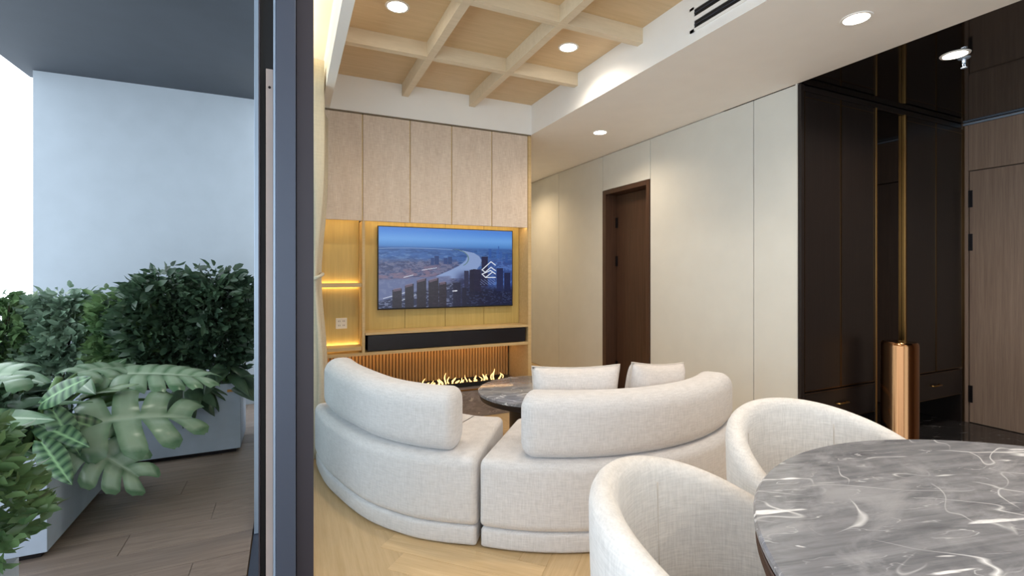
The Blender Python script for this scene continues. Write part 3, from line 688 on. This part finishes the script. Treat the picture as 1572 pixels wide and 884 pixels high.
def seam_line(name, at, s0, s1, w, z, parent, origin, rad=0.003, n=40, mat='piping'):
    pts = []
    for q in range(n + 1):
        p, nn = at(s0 + (s1 - s0) * q / n); pp = p + nn * w; pts.append((pp.x - origin[0], pp.y - origin[1], z))
    return tube(name, pts, rad, mat, parent, 6)

# left module: path from the window end to the joint; inward normal must point to the coffee table (+x,+y side)
Lp = [(0.140, 3.36), (0.158, 3.15), (0.200, 2.91), (0.325, 2.52), (0.475, 2.28), (0.600, 2.155), (0.762, 2.040)]
atL, LL = smooth_path(Lp, 0)
sl = empty('sofa_module', (0.45, 2.7, 0)); tag(sl, 'curved pale linen sofa section by the curtain with a bolster back', 'sofa')
og = (0.45, 2.7, 0)
sweep('plinth', atL, 0.006, LL - 0.004, 0.008, 0.66, 0.004, 0.094, 0.018, 'sofa_linen', sl, origin=og, rseg=4)
sweep('seat_base', atL, 0.0, LL - 0.002, 0.0, 0.68, 0.090, 0.405, 0.045, 'sofa_linen', sl, rend=0.03, origin=og)
bL = sweep('backrest', atL, 0.13, LL - 0.12, 0.035, 0.235, 0.398, 0.71, 0.085, 'sofa_linen', sl, rend=0.05, zt=lambda t: 0.715 - 0.02 * min(1, t * 1.4) , origin=og, lean=0.0)
# right module: arc round (1.6, 2.95)
CR, RR = (1.60, 2.95), 1.235
Rp = []
for q in range(17):
    a = math.radians(227.5 + (313 - 227.5) * q / 16); Rp.append((CR[0] + RR * math.cos(a), CR[1] + RR * math.sin(a)))
atR, LR = smooth_path(Rp, 0)
sr = empty('sofa_module', (1.6, 2.2, 0)); tag(sr, 'long curved pale linen sofa section backing onto the dining chairs', 'sofa')
og = (1.6, 2.2, 0)
sweep('plinth', atR, 0.012, LR - 0.006, 0.008, 0.66, 0.004, 0.094, 0.018, 'sofa_linen', sr, origin=og, n=56, rseg=4)
sweep('seat_base', atR, 0.008, LR, 0.0, 0.68, 0.090, 0.405, 0.045, 'sofa_linen', sr, rend=0.03, origin=og, n=56)
sweep('backrest', atR, 0.19, LR - 0.12, 0.03, 0.235, 0.398, 0.70, 0.075, 'sofa_linen', sr, rend=0.075, zt=lambda t: 0.695 - 0.02 * t, origin=og, n=56)

# cushions on the right section
def pillow(loc, rz, tilt, w, h, d, label, roll=0.0):
    t = empty('cushion', loc, rz); t.rotation_euler = (tilt, roll, rz); tag(t, label, 'cushion', 'cushions on the sofa')
    n = 22; v, f = [], []
    for side in (1, -1):
        for j in range(n + 1):
            for i in range(n + 1):
                a, b = 2 * i / n - 1, 2 * j / n - 1
                pinch = 1 - 0.07 * (1 - a * a) * abs(b) ** 3 - 0.0
                pinx = 1 - 0.06 * (1 - b * b) * abs(a) ** 3
                th = d / 2 * (max(0, 1 - a ** 4) * max(0, 1 - b ** 4)) ** 0.5
                wr_ = 0.004 * math.sin(9 * a + 4 * b) * (1 - a * a) * (1 - b * b)
                v.append((a * w / 2 * pinx, side * (th + wr_), h / 2 + b * h / 2 * pinch))
    N = (n + 1) ** 2
    for s in (0, 1):
        for j in range(n):
            for i in range(n): q = s * N + j * (n + 1) + i; f.append((q, q + 1, q + n + 2, q + n + 1))
    bm = bmesh.new(); me = mesh('cover', v, f); bm.from_mesh(me); bpy.data.meshes.remove(me); bmesh.ops.remove_doubles(bm, verts=bm.verts, dist=1e-4)
    bmobj('cover', bm, 'pillow_linen', t, True)
    pts = []
    for q in range(81):
        u = q / 80 * 4; sd = int(u) % 4; e = (u - int(u)) * 2 - 1
        a, b = ((e, -1), (1, e), (-e, 1), (-1, -e))[sd]
        pts.append((a * w / 2 * (1 - 0.06 * (1 - b * b) * abs(a) ** 3), 0, h / 2 + b * h / 2 * (1 - 0.07 * (1 - a * a) * abs(b) ** 3)))
    tube('piping', pts, 0.0045, 'piping', t, 6)
    return t

# ================================================================== COFFEE TABLE
ct = empty('coffee_table', (1.55, 2.93, 0)); tag(ct, 'round grey marble coffee table on a dark drum leg inside the sofa curve', 'coffee table')
lathe('table_top', [(0, 0.425), (0.405, 0.425), (0.415, 0.432), (0.415, 0.447), (0.405, 0.452), (0, 0.452)], 'table_marble', ct)
lathe('rim', [(0, 0.385), (0.375, 0.385), (0.40, 0.395), (0.408, 0.4245), (0, 0.4245)], 'table_dark', ct)
lathe('drum_leg', [(0, 0.0), (0.20, 0.0), (0.20, 0.385), (0, 0.385)], 'table_dark', ct)

# ================================================================== DINING TABLE AND CHAIRS
TX, TY, TR = 1.397, 0.134, 0.767
dt = empty('dining_table', (TX, TY, 0)); tag(dt, 'large round grey marble dining table with white veins and dark wood rim', 'dining table')
lathe('table_top', [(0, 0.720), (TR - 0.006, 0.720), (TR, 0.726), (TR, 0.735), (TR - 0.005, 0.740), (0, 0.740)], 'table_marble', dt, n=128)
lathe('rim', [(0.0, 0.655), (TR - 0.06, 0.655), (TR - 0.012, 0.662), (TR - 0.004, 0.686), (TR - 0.010, 0.690), (TR - 0.001, 0.7195), (0, 0.7195)], 'walnut_rim', dt, n=128)
lathe('pedestal', [(0, 0.0), (0.30, 0.0), (0.30, 0.02), (0.12, 0.06), (0.10, 0.30), (0.14, 0.61), (0.20, 0.655), (0, 0.655)], 'table_dark', dt)

def tub_chair(loc, ang, label):
    """back points to direction ang"""
    t = empty('dining_chair', (loc[0], loc[1], 0), ang - PI / 2); tag(t, label, 'chair', 'tub chairs at the round dining table')
    n = 72; PM = math.radians(142); v, f = [], []
    def rimh(ph):
        d = abs(math.degrees(ph)); return 0.795 - 0.125 * (d / 90) ** 2 if d < 90 else 0.67 - 0.16 * min(1, (d - 90) / 52) ** 1.1 - 0.0028 * 0
    TH_ = 0.064; m = None
    for i in range(n + 1):
        ph = -PM + 2 * PM * i / n; H_ = rimh(ph); e = max(0, (abs(ph) - (PM - 0.16)) / 0.16)
        th = TH_ * (1 - 0.55 * e * e); ro = 0.345; prof = []
        for q in range(9):
            z = 0.09 + (H_ - 0.04 - 0.09) * q / 8; u = (z - 0.09) / 0.70
            prof.append((ro - 0.05 * (1 - u) ** 2 * 1.0 + 0.0, z))
        rt = prof[-1][0]
        for q in range(1, 8):
            a = PI * q / 8; prof.append((rt - th / 2 + th / 2 * math.cos(a), H_ - 0.04 + 0.04 * math.sin(a)))
        for q in range(7):
            z = H_ - 0.04 - (H_ - 0.04 - 0.30) * q / 6; prof.append((rt - th - 0.014 * (q / 6), z))
        m = len(prof)
        for r_, z in prof:
            v.append((r_ * math.sin(ph), r_ * math.cos(ph) * (1.0 if math.cos(ph) > 0 else 0.96), z))
    for i in range(n):
        for q in range(m - 1): f.append((i * m + q, i * m + q + 1, (i + 1) * m + q + 1, (i + 1) * m + q))
    f.append(tuple(range(m - 1, -1, -1))); f.append(tuple(n * m + q for q in range(m)))
    bm = bmesh.new(); me = mesh('shell', v, f); bm.from_mesh(me); bpy.data.meshes.remove(me)
    sh = bmobj('shell', bm, 'chair_linen', t, True); sh.data.set_sharp_from_angle(angle=math.radians(60))
    lathe('seat_cushion', [(0, 0.30), (0.262, 0.30), (0.268, 0.32), (0.268, 0.43), (0.255, 0.45), (0.18, 0.462), (0, 0.468)], 'chair_linen', t)
    lathe('base', [(0, 0.0), (0.25, 0.0), (0.25, 0.09), (0.29, 0.10), (0.29, 0.298), (0, 0.298)], 'chair_linen', t)
    for s in (-1, 1):
        ph = s * math.radians(40); H_ = rimh(ph); pts = []
        rr = 0.345 - TH_
        for q in range(12):
            z = H_ - 0.03 - (H_ - 0.03 - 0.46) * q / 11; r_ = rr - 0.014 * (q / 11) * (H_ - 0.04 - z) / max(0.01, H_ - 0.34) - 0.001
            pts.append((r_ * math.sin(ph), r_ * math.cos(ph), z))
        tube('seam', pts[1:], 0.0022, 'piping', t, 6)
    return t
tub_chair((0.87, 0.68), math.radians(134), 'cream linen tub chair nearest the camera, left of the marble table')
tub_chair((1.525, 0.883), math.radians(80.3), 'cream linen tub chair tucked behind the marble table toward the foyer')

# ================================================================== BALCONY PLANTERS AND PLANTS
def planter(x0, x1, y0, y1, h, label):
    o = empty('planter_box', ((x0 + x1) / 2, (y0 + y1) / 2, 0)); tag(o, label, 'planter', 'grey balcony planters')
    hx, hy, t = (x1 - x0) / 2, (y1 - y0) / 2, 0.02
    boxes('shell', [(-hx, hx, -hy, -hy + t, 0.03, h), (-hx, hx, hy - t, hy, 0.03, h), (-hx, -hx + t, -hy + t, hy - t, 0.03, h), (hx - t, hx, -hy + t, hy - t, 0.03, h), (-hx + t, hx - t, -hy + t, hy - t, 0.03, 0.06)], 'planter_grey', o, 0.002)
    box('foot_frame', -hx + 0.03, hx - 0.03, -hy + 0.03, hy - 0.03, 0, 0.03, 'dark_metal', o)
    box('soil_bed', -hx + t, hx - t, -hy + t, hy - t, h - 0.10, h - 0.05, 'soil', o)
    return o
pf = planter(-1.06, -0.316, 3.83, 4.26, 0.48, 'grey planter box facing the room below the dark hedge, with orange tag')
box('maker_tag', 0.292, 0.336, -0.219, -0.2145, 0.425, 0.442, 'orange_tag', pf)
planter(-1.50, -0.965, 2.755, 3.52, 0.45, 'grey planter box seen side-on holding the monstera')
planter(-1.25, -0.667, 0.95, 1.74, 0.48, 'grey planter box in the near left corner of the balcony')
planter(-1.86, -1.12, 3.98, 4.40, 0.48, 'grey planter box against the open edge, hidden behind the monstera')

def leaf_mesh(name, L, W, mat, split=0, curl=0.25, nseg=10, fold=0.25, veins=False):
    """leaf along +X from origin, blade up +Z; returns mesh"""
    v, f, vein = [], [], []; m = 6
    for i in range(nseg + 1):
        t = i / nseg
        w = W / 2 * (math.sin(PI * min(1, t * 0.94 + 0.06)) ** 0.75) * (1.15 - 0.3 * t)
        for j in range(-m, m + 1):
            s = j / m
            x = L * t - 0.12 * L * abs(s) * (1 - t) + (0.10 * L * abs(s) * t if split else 0)
            z = fold * W * abs(s) ** 1.3 * 0.35 - curl * L * t * t - 0.12 * W * abs(s) ** 3
            v.append((x, s * w, z))
            vein.append(1.0 if j == 0 else (0.55 if (veins and i % 2 == 0) else 0.0))
    k_ = 2 * m + 1
    for i in range(nseg):
        for j in range(2 * m):
            f.append((i * k_ + j, i * k_ + j + 1, (i + 1) * k_ + j + 1, (i + 1) * k_ + j))
    me = mesh(name, v, f); a = me.attributes.new('vein', 'FLOAT', 'POINT'); a.data.foreach_set('value', vein); me.materials.append(M[mat])
    me.polygons.foreach_set('use_smooth', [True] * len(me.polygons)); return me
def monstera_mesh(L, W, nl, curl=0.3, seed=0, gap=0.17, cut=0.45, tipr=0.55):
    """heart leaf with deep slits between finger lobes"""
    rr = random.Random(seed); v, f, vein = [], [], []
    def blade_w(t): return W / 2 * math.sin(PI * (0.10 + 0.84 * t)) ** 0.62 * (1.12 - 0.42 * t)
    def put(t, s):
        w = blade_w(t); x = L * (t - 0.26 * abs(s) * (1 - t) ** 2 + 0.26 * abs(s) ** 1.4 * (0.25 + 0.75 * t)); y = s * w
        z = 0.10 * W * (1 - (1 - abs(s)) ** 2) - curl * L * t * t - 0.20 * W * abs(s) ** 2.2
        return (x, y, z)
    for side in (-1, 1):
        for k_ in range(nl):
            t0, t1 = k_ / nl, (k_ + 1) / nl
            base = len(v); q = 9
            for i in range(q + 1):
                s = i / q; g = gap * max(0, (s - cut) / (1 - cut)) ** 0.5 if s > cut else 0
                tip = max(0, (s - 0.80) / 0.20); g = g + (1 - g) * tip ** 2.5 * tipr
                tm = (t0 + t1) / 2; hw = (t1 - t0) / 2 * (1 - g)
                for e in (-1, -0.4, 0.4, 1):
                    p_ = put(min(1, tm + hw * e + 0.012 * s), side * s); v.append((p_[0], p_[1], p_[2] + 0.012 * (1 - e * e) * s))
                    vein.append(0.9 if i == 0 else (0.45 if abs(e) < 0.5 and s < 0.85 else 0.0))
            for i in range(q):
                for e in range(3):
                    a = base + i * 4 + e; f.append((a, a + 1, a + 5, a + 4) if side > 0 else (a, a + 4, a + 5, a + 1))
    me = mesh('leaf', v, f); a = me.attributes.new('vein', 'FLOAT', 'POINT'); a.data.foreach_set('value', vein); me.materials.append(M['monstera_leaf'])
    me.polygons.foreach_set('use_smooth', [True] * len(me.polygons)); return me
def place_leaf(me, parent, base, direction, roll=0.0, up=(0, 0, 1)):
    d = Vector(direction).normalized(); u = Vector(up); y = u.cross(d)
    if y.length < 1e-3: y = Vector((0, 1, 0))
    y.normalize(); z = d.cross(y)
    R = Matrix((d, y, z)).transposed().to_4x4() @ Matrix.Rotation(roll, 4, 'X')
    o = bpy.data.objects.new('leaf', me); COL.objects.link(o); o.parent = parent
    o.matrix_local = Matrix.Translation(Vector(base) - parent.location) @ R
    return o

def bend(a, b, sag, n=8):
    a, b = Vector(a), Vector(b); return [a.lerp(b, i / n) + Vector((0, 0, sag * math.sin(PI * i / n))) for i in range(n + 1)]
# monstera in the side-on planter
mo = empty('monstera_plant', (-1.15, 3.15, 0.38)); tag(mo, 'monstera with large split leaves arching over the balcony floor', 'plant')
mA, mB, mC = monstera_mesh(0.44, 0.40, 7, 0.16, 1, 0.10, 0.6, 0.35), monstera_mesh(0.44, 0.50, 4, 0.34, 2, 0.34, 0.18, 0.8), monstera_mesh(0.36, 0.32, 5, 0.25, 3, 0.2, 0.4)
ML = [  # leaf base, direction, mesh, roll, up
    ((-0.93, 3.44, 0.665), (1.0, -0.05, 0.02), mA, 0.0, (0, -0.22, 1)),
    ((-0.92, 3.02, 0.50), (1.0, 0.28, 0.10), mB, 0.0, (0.15, -0.75, 1)),
    ((-0.97, 2.98, 0.47), (0.75, -0.2, -0.5), mC, 0.2, (0, -0.7, 1)),
    ((-1.16, 3.05, 0.74), (-0.9, -0.3, 0.02), mC, 0.3, (0, -0.4, 1)),
    ((-1.24, 3.15, 0.75), (-1.0, 0.2, 0.0), mA, 0.1, (0, -0.5, 1)),
    ((-1.05, 3.35, 0.70), (0.6, 0.9, 0.1), mC, 0.0, (0, -0.4, 1)),
]
for b, d, me, rl, up in ML:
    place_leaf(me, mo, b, d, rl, up)
    st_ = Vector((-1.15 + random.uniform(-0.06, 0.06), 3.15 + random.uniform(-0.1, 0.1), 0.38))
    tube('stalk', [p - mo.location for p in bend(st_, b, 0.06)], [0.012] * 5 + [0.009] * 4, 'stem_green', mo, 7)
# upright thick stalk seen in the middle
tube('stalk', [p - mo.location for p in bend((-1.13, 2.95, 0.40), (-0.98, 2.92, 0.76), 0.01)], 0.016, 'stem_green', mo, 8)
# pale-veined plant beside it
al = empty('veined_foliage_plant', (-1.05, 2.95, 0.38)); tag(al, 'dark plant with pale-veined pointed leaves in the monstera planter', 'plant')
vl = leaf_mesh('leaf', 0.24, 0.10, 'vein_leaf', veins=True, nseg=14, curl=0.2)
for b, d, up in (((-1.02, 2.86, 0.66), (0.45, -0.3, 0.35), (-.2, -0.8, 0.5)), ((-0.99, 2.88, 0.62), (0.35, -0.2, -0.6), (0.2, -0.9, 0.4)), ((-1.04, 2.88, 0.56), (0.75, -0.4, -0.3), (0, -0.8, 0.6)), ((-1.06, 2.84, 0.6), (-0.5, -0.4, 0.2), (0, -0.8, 0.6)), ((-0.98, 2.98, 0.55), (0.7, 0.1, -0.35), (0, -0.7, 0.7)), ((-1.0, 2.80, 0.5), (0.5, -0.5, -0.5), (0, -0.7, 0.7))):
    place_leaf(vl, al, b, d, 0, up)
    tube('stalk', [p - al.location for p in bend((-1.05, 2.95, 0.38), b, 0.02)], 0.005, 'stem_green', al, 6)

ll = leaf_mesh('leaf', 0.26, 0.075, 'shrub_leaf_mid', nseg=10, curl=0.35); lp = leaf_mesh('leaf', 0.28, 0.09, 'monstera_leaf', nseg=10, curl=0.2); ld_ = leaf_mesh('leaf', 0.22, 0.085, 'shrub_leaf_dark', nseg=10, curl=0.5)
def lance(loc, n, spread, h, meshes, label, seed, az=(0, 2 * PI), dz=(-0.3, 0.7)):
    rr = random.Random(seed); t = empty('lance_leaf_plant', loc); tag(t, label, 'plant', 'lance-leaved balcony plants')
    for i in range(n):
        a = rr.uniform(*az); rad = spread * rr.uniform(0.3, 1.0); b = (loc[0] + rad * math.cos(a), loc[1] + rad * math.sin(a), loc[2] + h * rr.uniform(0.35, 1.0))
        tube('stalk', [p - t.location for p in bend(loc, b, 0.02)], 0.004, 'stem_green', t, 6)
        place_leaf(rr.choice(meshes), t, b, (math.cos(a), math.sin(a), rr.uniform(*dz)), rr.uniform(-0.5, 0.5), (0, -0.4, 1))
    return t
lance((-1.08, 3.36, 0.38), 16, 0.14, 0.32, [ll, lp], 'fresh green lance-leaved plant beside the monstera stalks', 21)
lance((-1.30, 2.90, 0.38), 14, 0.16, 0.34, [ll, lp, ld_], 'lance-leaved plant at the near end of the monstera planter', 22)
lance((-0.62, 3.90, 0.41), 14, 0.10, 0.12, [ld_], 'dark trailing leaves spilling over the front of the tagged planter', 23, (PI * 1.1, PI * 1.9), (-0.9, 0.1))
lance((-0.42, 3.95, 0.41), 12, 0.10, 0.20, [ld_], 'dark leaves at the tagged corner of the planter', 24, (PI * 0.9, PI * 2.1), (-0.5, 0.6))
def shrub(name, loc, rx, ry, z0, z1, nleaf, size, mat, label, seed, dense=0.5, aspect=0.5):
    rr = random.Random(seed); t = empty(name, loc); tag(t, label, 'shrub', 'balcony shrubs')
    for q in range(5):
        a = rr.uniform(0, 2 * PI); tip = (rx * 0.5 * math.cos(a), ry * 0.5 * math.sin(a), (z1 - z0) * rr.uniform(0.6, 0.85) + (z0 - loc[2]))
        tube('stem', bend((rr.uniform(-.06, .06), rr.uniform(-.04, .04), 0), tip, 0.04), [0.009 - 0.0008 * i for i in range(9)], 'stem_brown', t, 6)
    v, f = [], []
    for i in range(nleaf):
        a = rr.uniform(0, 2 * PI); e = math.asin(rr.uniform(-1, 1)); rad = rr.uniform(dense, 1.0) ** 0.6
        bump_ = 0.84 + 0.42 * mnoise.noise(Vector((math.cos(a) * 1.7 + seed, math.sin(a) * 1.7, e * 1.6)))
        p = Vector((rx * math.cos(a) * math.cos(e) * rad * bump_, ry * math.sin(a) * math.cos(e) * rad * bump_, (z0 + z1) / 2 - loc[2] + (z1 - z0) / 2 * math.sin(e) * rad * bump_))
        d = Vector((math.cos(a) + rr.gauss(0, .5), math.sin(a) + rr.gauss(0, .5), rr.gauss(0.15, .55))).normalized()
        y = Vector((rr.gauss(0, 1), rr.gauss(0, 1), rr.gauss(0, .5))).cross(d).normalized(); z = d.cross(y)
        L = size * rr.uniform(0.6, 1.3); w = L * aspect; b = len(v)
        for (u_, s_, h_) in ((0, 0, 0), (0.3, 0.42, 0.05), (0.3, -0.42, 0.05), (0.35, 0, -0.02), (0.68, 0.36, 0.02), (0.68, -0.36, 0.02), (0.7, 0, -0.05), (1, 0, -0.14)):
            v.append(p + d * (u_ * L) + y * (s_ * w) + z * (h_ * L))
        f += [(b, b + 3, b + 1), (b, b + 2, b + 3), (b + 1, b + 3, b + 6, b + 4), (b + 3, b + 2, b + 5, b + 6), (b + 4, b + 6, b + 7), (b + 6, b + 5, b + 7)]
    o = link('foliage', mesh('foliage', v, f), mat, t, smooth=True); o['kind'] = 'stuff'
    return t
shrub('leafy_shrub', (-0.50, 4.05, 0.38), 0.30, 0.24, 0.46, 1.34, 3600, 0.075, 'shrub_leaf_dark', 'dark green shrub in the tagged planter, nearest the sliding door', 11)
shrub('leafy_shrub', (-0.80, 4.05, 0.38), 0.34, 0.26, 0.46, 1.32, 3600, 0.075, 'shrub_leaf_dark', 'dark green shrub in the middle of the balcony hedge', 12)
shrub('leafy_shrub', (-1.02, 4.12, 0.38), 0.28, 0.24, 0.46, 1.16, 2600, 0.075, 'shrub_leaf_mid', 'mid green shrub at the left end of the tagged planter', 13)
shrub('leafy_shrub', (-1.38, 4.20, 0.38), 0.30, 0.24, 0.46, 1.16, 2600, 0.075, 'shrub_leaf_pale', 'pale grey-green shrub behind the monstera', 14)
shrub('leafy_shrub', (-1.70, 4.18, 0.38), 0.28, 0.24, 0.46, 1.14, 2200, 0.075, 'shrub_leaf_mid', 'green shrub against the bright sky at the open balcony edge', 15)
shrub('leafy_shrub', (-0.86, 1.66, 0.38), 0.29, 0.26, 0.44, 0.95, 2200, 0.05, 'shrub_leaf_mid', 'bushy green shrub in the near left corner planter', 16)
shrub('leafy_shrub', (-1.25, 3.00, 0.36), 0.22, 0.30, 0.42, 0.72, 900, 0.07, 'shrub_leaf_dark', 'low dark undergrowth around the monstera stalks', 17)

# cushions placed last: leaning on the inner side of the right backrest
def on_arc(deg, rad): a = math.radians(deg); return CR[0] + rad * math.cos(a), CR[1] + rad * math.sin(a)
x, y = on_arc(251.5, 0.90); pillow((x, y, 0.402), math.radians(251.5 + 90), 0.12, 0.45, 0.385, 0.15, 'pale linen cushion on the sofa nearest the coffee table')
x, y = on_arc(280.5, 0.90); pillow((x, y, 0.402), math.radians(280.5 + 90), 0.12, 0.44, 0.365, 0.15, 'pale linen cushion on the sofa in front of the dark door', 0.11)
